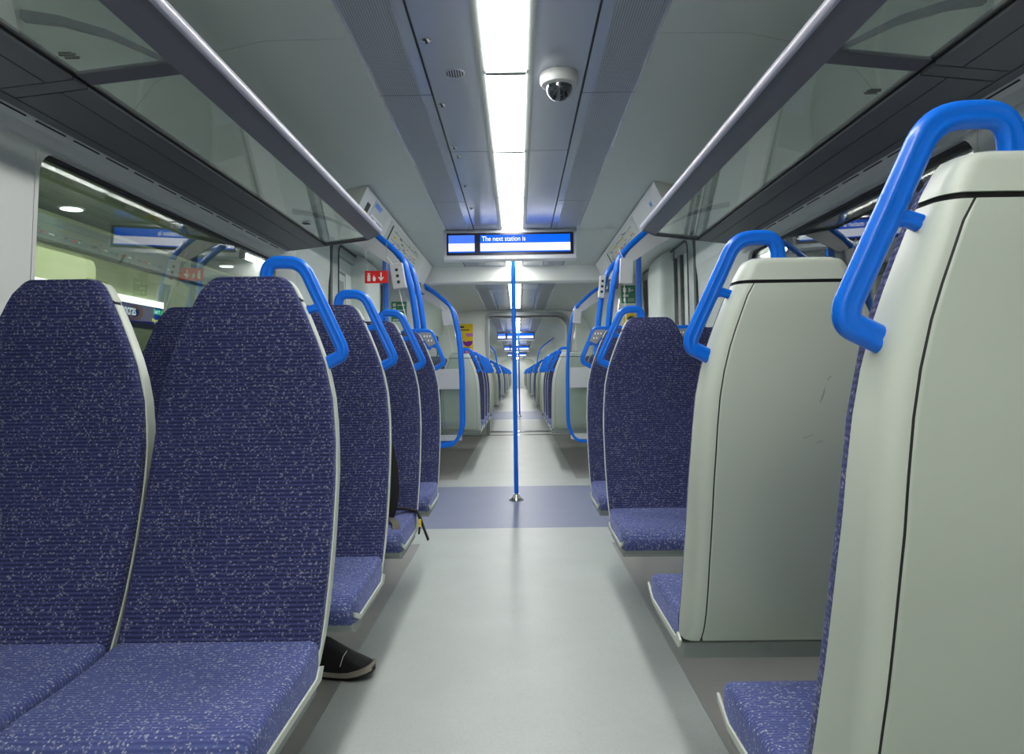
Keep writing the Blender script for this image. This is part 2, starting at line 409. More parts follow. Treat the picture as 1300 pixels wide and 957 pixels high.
base_parts = [mk_backrest(), mk_shell(), mk_cap(), mk_panel(.0012, .0215, .452, 1.236, 'panel_gap', M['gap']), mk_panel(.0030, .0250, .456, 1.2355, 'back_panel', M['shell_panel']), mk_cushion(), mk_tray()]
gapcap = MB()
for _ in [0]:
    w = smooth_w(1.238) - .003
    gapcap.loft([sect(w, yf(1.238) - lerp_table(TTAB, 1.238) + .003, yf(1.238) - .022, z, .024, .004, .010) for z in (1.233, 1.245)])
base_parts.append(gapcap.build('cap_gap', M['gap'], angle=45))
handles = {(s, p): mk_handle(s, p) for s in (-1, 1) for p in (False, True)}
beams = {(s, a): mk_beam(s, a) for s in (-1, 1) for a in (True, False)}
for o in base_parts:
    for v in o.data.vertices:
        if v.co.z > 1.1: v.co.z = 1.1 + (v.co.z - 1.1) * .94
used = set()
def take(o):
    if o.name in used:
        c = o.copy(); COL.objects.link(c)
    else:
        c = o; used.add(o.name)
    return c
def take_tree(o, parent):
    first = o.name not in used
    c = take(o); c.parent = parent
    if not first:
        for ch in CH[o.name]:
            d = ch.copy(); COL.objects.link(d); d.parent = c
    return c
CH = {h.name: [k for k in bpy.data.objects if k.parent == h] for h in handles.values()}
def mk_long(side):
    mb = MB(); a, b = side * .15, side * -.712
    mb.box(min(a, b), max(a, b), .24, .38, .385, .41); return mb.build('seat_beam', M['tray'], bevel=.004, smooth=False)
for s_ in (-1, 1): beams[(s_, 'long')] = mk_long(s_)
def seat(lane, Y, facing, label, group, aisle=True, priority=False, alone=False):
    """lane: -1 left / +1 right; facing 'c' towards the camera, 'a' away; Y: front of the backrest top"""
    x = lane * (.60 if aisle else 1.04)
    r = empty('train_seat', (x, Y, 0), PI if facing == 'c' else 0)
    tag(r, label, 'seat', group)
    for b in base_parts: take(b).parent = r
    side = (-lane) * (-1 if facing == 'c' else 1)             # local x direction of the aisle
    if aisle:
        take_tree(handles[(side, priority)], r); take(beams[(side, 'long' if alone else True)]).parent = r
    else:
        take(beams[(side, False)]).parent = r
        if priority: take_tree(handles[(side, True)], r)
    return r

G1 = 'blue patterned train seats'
seat(-1, 1.665, 'c', 'nearest aisle seat on the left, blue speckled fabric facing the camera, blue grab handle', G1)
seat(-1, 1.665, 'c', 'nearest window seat on the left, cut off by the left edge of the photo', G1, aisle=False)
seat(-1, 2.36, 'c', 'second aisle seat on the left, directly behind the nearest one, black shoe under its front', G1)
seat(-1, 2.36, 'c', 'second window seat on the left, seen in the gap before the window glass', G1, aisle=False)
seat(-1, 3.10, 'c', 'third aisle seat on the left with the black backpack on it', G1)
seat(-1, 3.10, 'c', 'third window seat on the left, mostly hidden behind the front rows', G1, aisle=False)
seat(-1, 3.87, 'c', 'fourth left aisle seat, last before the doors, thin blue handle with small plate', G1, priority=True)
seat(-1, 3.87, 'c', 'fourth window seat on the left, hidden beside the draught screen', G1, aisle=False, priority=True)
seat(1, .835, 'a', 'nearest right seat turned away, huge pale shell at the right edge, blue handle', G1)
seat(1, .835, 'a', 'nearest right window seat turned away, outside the right edge of the photo', G1, aisle=False)
r_scuff = seat(1, 1.545, 'a', 'second right seat turned away, pale grey back shell with scuffs and blue grab handle', G1)
seat(1, 1.545, 'a', 'second right window seat turned away, hidden behind the big pale shells', G1, aisle=False)
seat(1, 3.09, 'c', 'first right aisle seat facing the camera, full blue backrest beside the second pale shell', G1)
seat(1, 3.09, 'c', 'first right window seat facing the camera, behind the second pale shell', G1, aisle=False)
seat(1, 3.84, 'c', 'right aisle seat last before the doors, facing the camera, thin blue handle', G1, priority=True)
seat(1, 3.84, 'c', 'right window seat last before the doors, small handle with a pictogram plate', G1, aisle=False, priority=True)
sc_ = MB()
for x, z, dx, dz in ((.03, .985, .012, .030), (.034, .992, .008, .018), (-.005, .915, .022, .006), (.02, .905, .016, .004), (.045, 1.03, .010, .008)):
    y_ = yf(z) - lerp_table(TTAB, z) - .0036
    sc_.add([(x, y_, z), (x + .0012, y_, z - .0008), (x + dx, y_, z + dz), (x + dx - .0012, y_, z + dz + .0008)], [(0, 1, 2, 3)])
o = sc_.build('scuff_mark', M['greyprint'], r_scuff, smooth=False); o['label'] = 'faint dark scuff marks on the pale shell'
ORD = ['first', 'second', 'third', 'fourth', 'fifth', 'sixth', 'seventh', 'eighth', 'ninth', 'tenth', 'eleventh', 'twelfth', 'thirteenth', 'fourteenth', 'fifteenth', 'sixteenth']
G2 = 'seats between the doors and the gangway'
rows = [(7.86, 'a'), (9.05, 'c'), (9.80, 'c'), (10.55, 'c'), (11.2, 'a'), (11.95, 'a')]
for lane, ln in ((-1, 'left'), (1, 'right')):
    cnt = {'a': 0, 'c': 0}
    for Y, fc in rows:
        w = {'a': 'pale shell turned to the camera', 'c': 'blue fabric facing the camera'}[fc]
        o = ORD[cnt[fc]]; cnt[fc] += 1
        seat(lane, Y, fc, '%s %s aisle seat past the doors with %s' % (o, ln, w), G2)
        seat(lane, Y, fc, '%s %s window seat past the doors with %s' % (o, ln, w), G2, aisle=False)
G3 = 'seats in the next carriage'
rows2 = [(14.5, 'a'), (15.25, 'a'), (16.7, 'c'), (17.4, 'c'), (21.0, 'a'), (22.5, 'c'), (23.25, 'c'), (24.0, 'c'), (24.7, 'a'), (25.45, 'a'), (26.9, 'c')]
for lane, ln in ((-1, 'left'), (1, 'right')):
    cnt = {'a': 0, 'c': 0}
    for Y, fc in rows2:
        w = {'a': 'pale shell showing', 'c': 'blue fabric showing'}[fc]
        o = ORD[cnt[fc]]; cnt[fc] += 1
        seat(lane, Y, fc, '%s %s seat beyond the gangway with its %s' % (o, ln, w), G3, alone=True)
for lane, ln in ((-1, 'left'), (1, 'right')):
    for Y, fc in [(31, 'a'), (32.5, 'c'), (33.3, 'c'), (34.1, 'a'), (35.6, 'c'), (36.4, 'c'), (38, 'a'), (39.5, 'c'), (40.3, 'c'), (42, 'a'), (43.5, 'c'), (44.3, 'c')]:
        seat(lane, Y, fc, 'tiny far seat on the %s near the vanishing point of the aisle' % ln, 'farthest seats on the %s' % ln, alone=True)
for o in list(handles.values()) + list(beams.values()):
    if o.name not in used:
        for k in CH.get(o.name, []): bpy.data.objects.remove(k)
        bpy.data.objects.remove(o)

# ------------------------------------------------------------------ floor
fl = MB(); fl.box(-1.42, 1.42, CAR1[0], 12.55, -.08, 0.0)
struct(fl.build('floor', M['floor_side'], smooth=False))
f2 = MB(); f2.box(-.594, .594, CAR1[0], 4.55, .0, .002); f2.box(-.594, .594, 7.3, 12.5, .0, .002); f2.box(-1.3, 1.3, 4.55, 5.0, .0, .002); f2.box(-1.3, 1.3, 6.85, 7.3, .0, .002)
f2.cur = 1; f2.box(-1.3, 1.3, 5.0, 6.85, .0, .002)
f2.cur = 2
for sx in (-1, 1):
    f2.box(sx * .597 - .003, sx * .597 + .003, CAR1[0], 4.55, .0, .0035); f2.box(sx * .597 - .003, sx * .597 + .003, 7.3, 12.5, .0, .0035)
struct(f2.build('floor_covering', [M['floor'], M['floor_blue'], M['silver']], smooth=False))
f3 = MB(); f3.box(-1.42, 1.42, 13.45, CAR2[1], -.08, 0.0); f3.cur = 1; f3.box(-.594, .594, 13.5, 16.9, 0, .002); f3.box(-.594, .594, 20.5, 54, 0, .002); f3.cur = 2; f3.box(-1.3, 1.3, 16.9, 20.5, 0, .002)
struct(f3.build('floor_next_carriage', [M['floor_side'], M['floor'], M['floor_blue']], smooth=False))
g = MB(); g.box(-.9, .95, 12.5, 13.5, -.08, -.002); g.cur = 1; g.box(-.9, .95, 12.5, 12.62, -.002, .006); g.box(-.9, .95, 13.3, 13.46, -.002, .006)
g.cur = 2; g.box(-.9, .95, 12.62, 12.66, -.002, .003); g.box(-.9, .95, 13.24, 13.3, -.002, .003)
struct(g.build('floor_gangway', [M['floor'], M['chrome'], M['black']], smooth=False))

# ------------------------------------------------------------------ side walls with window openings
DY0, DY1 = 5.12, 7.30        # doorway zone
def wall_prof(sx, y0, y1, mb, z0, z1, t=.05):
    pr = [(0.0, 1.315), (.85, 1.335), (1.715, 1.31), (1.80, 1.30), (2.2, 1.30)]
    zs = sorted({z0, z1} | {z for z, _ in pr if z0 < z < z1})
    def xat(z):
        for (a, xa), (b, xb) in zip(pr, pr[1:]):
            if a <= z <= b: return xa + (xb - xa) * (z - a) / (b - a)
        return pr[-1][1]
    poly = [(sx * xat(z), z) for z in zs] + [(sx * (xat(z) + t), z) for z in reversed(zs)]
    mb.prism_y(poly, y0, y1)
WZ0, WZ1 = .80, 1.715
wins = [(-.45, 1.60), (1.99, 4.0), (8.55, 10.2), (10.7, 12.3)]
wn = 0
for sx, side in ((-1, 'left'), (1, 'right')):
    mb = MB(); ys = [CAR1[0]]
    for a, b in wins: ys += [a, b]
    ys.append(CAR1[1])
    for i in range(0, len(ys), 2):
        a, b = ys[i], ys[i + 1]
        if a < DY0 < b:
            wall_prof(sx, a, DY0, mb, 0, 2.2); wall_prof(sx, DY1, b, mb, 0, 2.2)
        else: wall_prof(sx, a, b, mb, 0, 2.2)
    for a, b in wins:
        wall_prof(sx, a, b, mb, 0, WZ0); wall_prof(sx, a, b, mb, WZ1, 2.2)
    struct(mb.build('wall_' + side, M['wall'], smooth=False))
    for a, b in wins:
        wn += 1
        # surround ring with rounded corners, rubber and pane
        out = rrect(a, b, WZ0, WZ1, .002, 6); inn = rrect(a + .012, b - .012, WZ0 + .012, WZ1 - .012, .07, 6); inn2 = rrect(a + .022, b - .022, WZ0 + .022, WZ1 - .024, .06, 6)
        def X(z, d): return sx * (1.335 + (1.31 - 1.335) * (z - .85) / .84 + d) if z > .85 else sx * (1.334 + d)
        fr = MB(); fr.loft([[(X(z, .0), y, z) for y, z in out], [(X(z, -.004), y, z) for y, z in inn], [(X(z, .03), y, z) for y, z in inn]], cap=False)
        w = fr.build('window_%d' % wn, M['wall'], smooth=False); struct(w)
        rb = MB(); rb.loft([[(X(z, .012), y, z) for y, z in inn], [(X(z, .014), y, z) for y, z in inn2], [(X(z, .03), y, z) for y, z in inn2]], cap=False)
        rb.build('window_seal', M['black'], w, smooth=False)
        gl = MB(); gl.loft([[(X(z, .020), y, z) for y, z in inn2], [(X(z, .027), y, z) for y, z in inn2]])
        gl.build('window_pane', M['glass'], w, smooth=False)
# walls of the next carriage: plain panels with dark framed windows far behind the seats
for sx, side in ((-1, 'left'), (1, 'right')):
    mb = MB(); wall_prof(sx, CAR2[0], CAR2[1], mb, 0, 2.2)
    mb.cur = 1
    for a in (14.0, 15.9, 21.2, 23.4, 25.4, 31.5, 33.5, 35.5, 38, 40, 42):
        mb.box(*sorted((sx * 1.27, sx * 1.303)), a, a + 1.6, .85, 1.66)
    struct(mb.build('wall_next_carriage_' + side, [M['wall'], M['black']], smooth=False))

# ------------------------------------------------------------------ ceiling
def ceiling_run(name, y0, y1, seams, vest=()):
    mb = MB()
    prof = [(.511, CZ), (.80, 2.165), (1.0, 2.12), (1.16, 2.03), (1.26, 1.90), (1.305, 1.74)]
    outp = [(1.35, 1.74), (1.31, 1.94), (1.19, 2.10), (1.02, 2.18), (.80, 2.215), (.511, 2.22)]
    for sx in (-1, 1):
        ys = [y0] + [s - .5 for s in seams if y0 < s - .5 < y1] + [y1]
        for a, b in zip(ys, ys[1:]):
            inv = any(v0 <= (a + b) / 2 <= v1 for v0, v1 in vest)
            pf = prof + outp if not inv else [(.511, CZ), (.9, 2.168), (1.43, 2.15), (1.43, 2.2), (.9, 2.21), (.511, 2.22)]
            mb.prism_y([(sx * x, z) for x, z in pf], a + .0015, b - .0015)
    o = mb.build(name, M['ceil'], angle=50); struct(o)
    c = MB()
    c.box(-.297 + .004, -.105, y0, y1, CZ, CZ + .03); c.box(.105, .297 - .004, y0, y1, CZ, CZ + .03)
    c.cur = 1; c.box(-1.34, 1.34, y0, y1, 2.225, 2.26); c.cur = 2
    for sx in (-1, 1):
        for s in seams:
            if y0 < s < y1:
                c.box(*sorted((sx * .297, sx * .511)), s - .0018, s + .0018, CZ - .0006, CZ + .01)
                c.box(*sorted((sx * .105, sx * .297)), s + .74, s + .7436, CZ - .0006, CZ + .01)
        c.box(*sorted((sx * .295, sx * .299)), y0, y1, CZ - .0003, CZ + .02)
    c.build('centre_panel', [M['ceilc'], M['black'], M['black']], o, smooth=False)
    for sx in (-1, 1):
        p = MB(); p.box(*sorted((sx * .301, sx * .343)), y0, y1, CZ, CZ + .03); p.box(*sorted((sx * .500, sx * .511)), y0, y1, CZ, CZ + .03)
        p.cur = 1; p.box(*sorted((sx * .343, sx * .500)), y0, y1, CZ, CZ + .03)
        p.build('perforated_panel', [M['ceilc'], M['perf']], o, smooth=False)
    return o
ceiling_run('ceiling', CAR1[0], CAR1[1], [-1.0, .95, 2.85, 4.65, 6.1, 8.0, 9.4, 11.3], [(4.15, 7.5)])
ceiling_run('ceiling_next_carriage', CAR2[0], CAR2[1], [15.5, 17.5, 19.5, 21.5, 23.5, 25.5, 27.5, 30, 33])
# recessed light trough trim and the light panels
lp = [(.775 - .98 * k) for k in range(4, -1, -1)]
def light_proto():
    r = empty('ceiling_light')
    d = MB(); d.box(-.074, .074, .012, .965, CZ - .006, CZ + .02); d.build('light_diffuser', M['light'], r, smooth=False)
    f = MB(); f.box(-.105, -.074, 0, .98, CZ - .001, CZ + .03); f.box(.074, .105, 0, .98, CZ - .001, CZ + .03)
    f.cur = 1; f.box(-.074, .074, 0, .012, CZ - .008, CZ + .03); f.box(-.074, .074, .965, .98, CZ - .008, CZ + .03)
    f.build('light_frame', [M['rack_frame_l'], M['tray']], r, smooth=False); return r
M['rack_frame_l'] = mat('light_trough_frame', rgb(150, 158, 156), .5)
LPR = light_proto(); lk = list(LPR.children)
def light(y, label, group, first=[True]):
    if first[0]: r = LPR; first[0] = False
    else:
        r = LPR.copy(); COL.objects.link(r)
        for c in lk:
            d = c.copy(); COL.objects.link(d); d.parent = r
    r.location = (0, y, 0); r.scale = (1, .955 / .98 if group == GL else 1, 1); tag(r, label, 'ceiling light', group); return r
GL = 'panels of the ceiling light strip'
y = .76 - .98 * 4; k = 0
near_l = ['brightest topmost ceiling light panel cut by the top edge of the photo', 'ceiling light panel level with the security camera', 'short-looking ceiling light panel above the display, third from the top', 'last ceiling light panel just in front of the next-station display']
for i in range(16):
    Y = .73 + .955 * (i - 4)
    if Y + .98 < 1.5: lab = 'ceiling light panel overhead outside the top of the photo'
    elif i - 5 in (0, 1, 2, 3): lab = near_l[i - 5]
    elif i == 9: lab = 'ceiling light panel right behind the next-station display'
    else: lab = '%s ceiling light panel beyond the vestibule drop beam' % ORD[max(0, i - 10)]
    if Y + .98 > 12.8: break
    light(Y, lab, GL)
for i in range(34):
    light(13.9 + i * .98 * 1.2, 'far ceiling light panel of the next carriages, part of the thin bright line', 'light panels in the next carriages')

# front and back closures
mb = MB(); mb.box(-1.4, 1.4, CAR1[0] - .06, CAR1[0], 0, 2.25); struct(mb.build('wall_back', M['white'], smooth=False))
mb = MB(); mb.box(-1.4, 1.4, CAR2[1], CAR2[1] + .06, 0, 2.25); struct(mb.build('wall_far_end', M['white'], smooth=False))

# ------------------------------------------------------------------ drop beam behind the vestibule
mb = MB(); pr = [(7.47, 2.19), (7.47, 2.015), (7.50, 2.0), (7.62, 2.0), (7.62, 2.19)]
mb.prism_x(pr, -1.3, 1.3); struct(mb.build('trim_1', M['white'], smooth=False, bevel=.006))

# ------------------------------------------------------------------ gangway end wall
def portal(name, y0, y1, x0, x1, zt, m, parent=None):
    mb = MB()
    mb.box(-1.38, x0, y0, y1, 0, 2.24); mb.box(x1, 1.38, y0, y1, 0, 2.24); mb.box(x0, x1, y0, y1, zt, 2.24)
    r = .22
    for (cx, sgn, rr) in ((x1, -1, .2), (x0, 1, .05)):
        pts = [(cx, zt)] + [(cx + sgn * (rr - rr * math.cos(a)), zt - rr + rr * math.sin(a)) for a in [PI / 2 * k / 8 for k in range(8, -1, -1)]]
        mb.prism_y(pts, y0, y1)
    o = mb.build(name, m, smooth=False); return o
struct(portal('wall_front', 12.62, 12.8, -.50, .92, 2.10, M['white']))
struct(portal('wall_next_carriage_front', 13.4, 13.6, -.50, .92, 2.10, M['white']))
tr = MB(); path = fillet([(-.50, 0, 0), (-.50, 2.10, 0), (.92, 2.10, 0), (.92, 0, 0)], [0, .06, .22, 0], 8)
tr.sweep_xz([(a, b) for a, b, _ in path], [(-.03, -.012), (.03, -.012), (.03, .012), (-.03, .012)], y=12.61)
struct(tr.build('trim_2', M['silver'], angle=40))
bl = MB()
for i in range(10):
    yy = 12.80 + i * .06
    for (a, b, c, d) in ((-.62, -.56, 0, 2.2), (.98, 1.04, 0, 2.2)):
        bl.prism_y([(a, c), (b, c), (b, d), (a, d)], yy, yy + .045)
    bl.box(-.6, 1.0, yy, yy + .045, 2.12, 2.18)
bl.box(-.66, -.62, 12.8, 13.4, 0, 2.25); bl.box(1.04, 1.08, 12.8, 13.4, 0, 2.25); bl.box(-.66, 1.08, 12.8, 13.4, 2.2, 2.25)
struct(bl.build('wall_gangway_bellows', M['rack_frame'], smooth=False))
# poster on the end wall
p = poster('advert_poster', (-1.005, 12.62, 1.36), (1, 0, 0), (0, 0, 1), .255, .58,
    [(0, .22, 1, 1, 0), (0, 0, 1, .2, 1), (.45, 0, 1, .2, 2), (.08, .88, .4, .93, 3), (.05, .8, .75, .83, 3), (.1, .27, .8, .29, 3), (.5, .62, 1, .72, 2)],
    [M['yellow'], M['purple'], M['pink'], M['ink']], M['paper'])
tag(p, 'yellow and purple advert poster on the white wall left of the gangway', 'poster')
cres = MB(); ring = []
for k in range(13):
    a = PI + PI * k / 12; ring.append((-.842 + .085 * math.cos(a), 1.64 + .095 * math.sin(a)))
cres.prism_y(ring, 12.6135, 12.6165); cres.cur = 1; cres.prism_y([(-.842 + .03 * math.cos(2 * PI * k / 12) - .03, 1.66 + .035 * math.sin(2 * PI * k / 12)) for k in range(12)], 12.611, 12.6135)
o = cres.build('purple_crescent', [M['purple'], M['yellow']], p, smooth=False)

# ------------------------------------------------------------------ luggage racks
def rack(sx, y0, y1, label):
    r = empty('luggage_rack', (0, 0, 0)); tag(r, label, 'luggage rack', 'overhead luggage racks')
    # front rail extrusion
    A = (.735, 1.872)                                    # rail top outer
    fr = MB()
    prof = [(.745 + .0165 * math.cos(math.radians(q)), 1.872 + .0165 * math.sin(math.radians(q))) for q in range(0, 360, 18)]
    c2 = MB(); c2.prism_y([(sx * a, b) for a, b in prof], y0, y1)
    c2.build('front_rail', M['alu'], r, angle=50)
    fr.prism_y([(sx * .752, 1.876), (sx * .812, 1.838), (sx * .812, 1.820), (sx * .742, 1.8575)], y0, y1)
    # cross struts
    for s in (y0 + .03, 1.77, y1 - .012, -.5):
        if s < y0: continue
        h = .032 if s < y1 - .02 else .012
        fr.prism_y([(sx * .81, 1.835), (sx * 1.06, 1.806), (sx * 1.06, 1.796), (sx * .81, 1.823)], s - h, s + h)
    fr.build('rack_frame', M['rack_frame'], r, smooth=False)
    g = MB(); g.prism_y([(sx * .808, 1.834), (sx * 1.050, 1.807), (sx * 1.050, 1.801), (sx * .808, 1.828)], y0, y1 - .005)
    g.build('glass_shelf', M['rglass'], r, smooth=False)
    for yy in ((1.62, 3.5) if sx < 0 else (1.92,)):
        st = MB()
        for q in range(5):
            st.box(*sorted((sx * (.985 - .006 * (q % 2)), sx * (1.015 + .004 * (q % 3)))), yy + q * .008, yy + q * .008 + .003, 1.8005 - .0, 1.8017)
        s_ = st.build('rack_notice', M['ink'], r, smooth=False); s_.location.z = -.0
    # dark underside panels with seams
    u = MB()
    segs = [(y0, 1.74), (1.80, y1)] if y0 < 1.7 else [(y0, y1)]
    for a, b in segs:
        for (xa, za, xb, zb) in ((1.054, 1.80, 1.118, 1.7925), (1.122, 1.792, 1.236, 1.780)):
            u.prism_y([(sx * xa, za), (sx * xb, zb), (sx * xb, zb - .012), (sx * xa, za - .012)], a + .003, b - .003)
    if y0 < 1.7: u.prism_y([(sx * 1.054, 1.80), (sx * 1.236, 1.78), (sx * 1.236, 1.768), (sx * 1.054, 1.788)], 1.743, 1.797)
    u.prism_y([(sx * 1.24, 1.7785), (sx * 1.266, 1.7735), (sx * 1.266, 1.7615), (sx * 1.24, 1.7665)], y0, y1)
    u.build('underside_panel', M['rack_dark'], r, smooth=False)
    gp = MB(); gp.prism_y([(sx * 1.045, 1.812), (sx * 1.30, 1.782), (sx * 1.30, 1.770), (sx * 1.045, 1.797)], y0 + .001, y1 - .001)
    gp.build('shadow_gap', M['black'], r, smooth=False)
    # lintel trim with vent slots
    v = MB(); v.prism_y([(sx * 1.270, 1.772), (sx * 1.31, 1.768), (sx * 1.312, 1.712), (sx * 1.299, 1.714), (sx * 1.291, 1.745)], y0, y1)
    v.cur = 1; yy = y0
    while yy < y1 - .2:
        v.prism_y([(sx * 1.2764, 1.7608), (sx * 1.2785, 1.7572), (sx * 1.288, 1.760), (sx * 1.284, 1.765)], yy + .02, yy + .15); yy += .17
    v.build('vent_strip', [M['wall'], M['black']], r, smooth=False)
    # curved support bracket behind the glass
    for s in (1.77, -.5, 3.95):
        if s < y0: continue
        br = MB(); pts = [(sx * x, z) for x, z in ((.83, 1.84), (.90, 1.874), (.985, 1.914), (1.106, 1.95), (1.20, 1.965))]
        rings = []
        for i, (x, z) in enumerate(pts):
            h = .010 + .004 * i
            rings.append([(x, s - .010, z - h / 2), (x, s + .010, z - h / 2), (x, s + .010, z + h / 2), (x, s - .010, z + h / 2)])
        br.loft(rings); br.build('support_bracket', M['rack_frame'], r, angle=35)
    # end plate
    e = MB(); e.prism_y([(sx * .735, 1.852), (sx * .80, 1.842), (sx * 1.24, 1.79), (sx * 1.30, 1.785), (sx * 1.30, 1.765), (sx * 1.24, 1.765), (sx * .81, 1.817)], y1 - .004, y1 + .003)
    e.build('end_plate', M['rack_frame'], r, smooth=False)
rack(-1, CAR1[0] + .02, 4.06, 'left overhead glass luggage rack with bright aluminium rail above the window')
rack(1, CAR1[0] + .02, 4.06, 'right overhead glass luggage rack with bright aluminium rail above the window')

# ------------------------------------------------------------------ vestibule: header boxes, door surrounds
for sx, side in ((-1, 'left'), (1, 'right')):
    hb = MB(); P = [(.832, 2.16), (.836, 2.142), (.926, 1.958), (.95, 1.955), (1.03, 1.99), (1.34, 2.07), (1.34, 2.16)]
    hb.prism_y([(sx * a, b) for a, b in P], 4.17, 7.34)
    h = hb.build('door_header_box', M['wall'], bevel=.004, smooth=False)
    h.name = 'trim_%d' % (9 if sx < 0 else 10); struct(h)
    n0 = Vector((sx * .836, 0, 2.142)); d = Vector((sx * .09, 0, -.184)).normalized()
    L_ = .2048
    sm = MB()
    for yy in (5.02, 6.62):
        a = n0; b = n0 + d * L_
        nn = Vector((-sx * .184, 0, -.09)).normalized() * .0008
        sm.add([(a.x + nn.x, yy, a.z + nn.z), (b.x + nn.x, yy, b.z + nn.z), (b.x + nn.x, yy + .008, b.z + nn.z), (a.x + nn.x, yy + .008, a.z + nn.z)], [(0, 1, 2, 3)])
    sm.build('panel_seam', M['black'], h, smooth=False)
    # printed boards on the slanted face
    up = -d
    def board(name, y0, y1, rects, mats, base, lo=.02, hi=.985):
        if sx < 0: u = Vector((0, -1, 0)); yo = y1
        else: u = Vector((0, 1, 0)); yo = y0
        org = n0 + d * (L_ * (1 - lo)); org.y = yo
        nrm = u.cross(up)
        if nrm.dot(Vector((-sx, 0, -.3))) < 0:
            u = -u; org.y = y1 if sx > 0 else y0
        return poster(name, org, u, up, y1 - y0, L_ * (hi - lo), rects, mats, base, h, .002)
    rnd = random.Random(3 if sx < 0 else 5)
    rects = [(.03, .04, .06, .9, 0)]
    for k in range(5):
        b = .18 + .15 * k; rects.append((.1, b, .93, b + .018, [2, 3, 1, 4, 2][k]))
    for k in range(46):
        a = .1 + .8 * rnd.random(); b = .12 + .75 * rnd.random(); w = .008 + .03 * rnd.random()
        rects.append((a, b, a + w, b + .03, rnd.choice([1, 1, 1, 2, 3, 4, 5]) if sx < 0 else rnd.choice([1, 1, 3, 5, 5, 4])))
    board('line_map', 5.06, 6.55, rects, [M['ink'], M['greyprint'], M['green'], M['blue'], M['yellow'], M['red']], M['paper'])
    if sx < 0:
        board('notice', 4.45, 4.88, [(.0, .45, 1, 1, 0), (.05, .05, .95, .42, 1), (.05, .75, .5, .95, 2), (.1, .15, .3, .3, 3), (.5, .2, .9, .3, 3)], [M['paper'], M['signwhite'], M['blue'], M['greyprint']], M['paper'], .3)
        board('small_label', 4.30, 4.38, [(0, .35, 1, 1, 0), (0, 0, 1, .35, 1)], [M['ink'], M['yellow']], M['ink'], .35, .75)
    else:
        board('notice', 4.40, 4.48, [(.2, .2, .8, .8, 0)], [M['blue']], M['paper'], .6, .8)
        board('small_label', 4.75, 4.83, [(.2, .2, .8, .8, 0)], [M['blue']], M['paper'], .3, .5)
    sp = MB(); sp.box(*sorted((sx * .90, sx * 1.0)), 6.95, 7.25, 1.86, 1.95); sp.build('speaker_box', M['rack_dark'], h, bevel=.006, smooth=False)

    # --- doorway: pocket reveal, seals, column, door leaf with window
    # recessed wall behind the doorway
    dr = MB()
    dr.box(*sorted((sx * 1.40, sx * 1.44)), DY0 - .02, 6.60, 0, 2.16); dr.box(*sorted((sx * 1.40, sx * 1.44)), 6.60, 7.14, 0, .78)
    dr.box(*sorted((sx * 1.40, sx * 1.44)), 6.60, 7.14, 1.86, 2.16); dr.box(*sorted((sx * 1.40, sx * 1.44)), 7.14, 7.32, 0, 2.16)
    door = dr.build('door_%d' % (1 if sx < 0 else 2), M['white'], smooth=False); struct(door)
    gl = MB(); gl.box(*sorted((sx * 1.412, sx * 1.42)), 6.60, 7.14, .78, 1.86); gl.build('door_window', M['glass'], door, smooth=False)
    sl = MB(); q = rrect(6.60, 7.14, .78, 1.86, .002, 6); q2 = rrect(6.625, 7.115, .805, 1.835, .07, 6)
    sl.loft([[(sx * 1.395, y, z) for y, z in q], [(sx * 1.393, y, z) for y, z in q2], [(sx * 1.415, y, z) for y, z in q2]], cap=False); sl.build('door_window_seal', M['black'], door, smooth=False)
    # arch-shaped seals: stepped frames whose near top corner is rounded
    def arch(y0, z1, x, w, dep, r, m, name, par, yend=7.28):
        a = MB(); path = fillet([(y0, .0, 0), (y0, z1, 0), (yend, z1, 0)], [0, r, 0], 10)
        pts = [(a_, b_) for a_, b_, _ in path]; rings = []
        for i, p_ in enumerate(pts):
            u = pts[max(i - 1, 0)]; v = pts[min(i + 1, len(pts) - 1)]
            t = Vector((v[0] - u[0], v[1] - u[1])).normalized(); n_ = Vector((-t.y, t.x))
            rings.append([(sx * (x + dx), p_[0] + n_.x * e, p_[1] + n_.y * e) for e, dx in ((w / 2, 0), (-w / 2, 0), (-w / 2, dep), (w / 2, dep))])
        a.loft(rings); return a.build(name, m, par, angle=40)
    f = arch(5.155, 2.11, 1.298, .06, .06, .22, M['black'], 'door_frame', None); struct(f)
    arch(5.28, 2.05, 1.304, .17, .07, .16, M['silver'], 'frame_inner', f)
    arch(5.375, 2.04, 1.298, .016, .07, .10, M['black'], 'frame_edge', f)
    if sx > 0:
        arch(5.66, 2.11, 1.31, .03, .07, .24, M['black'], 'frame_seal', f, 6.0)
        arch(5.73, 2.10, 1.315, .09, .08, .22, M['silver'], 'frame_inner', f, 6.0)
        arch(5.84, 2.09, 1.30, .02, .08, .2, M['ink'], 'frame_edge', f, 6.0)
    # white reveal panel
    rv = MB(); rv.box(*sorted((sx * 1.335, sx * 1.39)), 5.3, 6.0, 0, 2.05)
    struct(rv.build('trim_%d' % (3 if sx < 0 else 4), M['white'], smooth=False))
    # rounded column
    cl = MB(); rings = []
    for z, ins in ((0.0, 0), (1.90, 0), (1.98, .01), (2.03, .035), (2.055, .08)):
        q = rrect(1.20 + ins, 1.395, 5.93 + ins * .5, 6.50 - ins * 1.6, [.02, .05, .05, .02], 6)
        rings.append([(sx * a_, b_, z) for a_, b_ in q])
    cl.loft(rings); struct(cl.build('trim_%d' % (5 if sx < 0 else 6), M['white'], angle=40))
    # transverse end panel of the vestibule with signs
    ep = MB(); ep.box(*sorted((sx * .98, sx * 1.40)), 7.30, 7.36, 0, 2.1); struct(ep.build('trim_%d' % (7 if sx < 0 else 8), M['white'], smooth=False, bevel=.01))
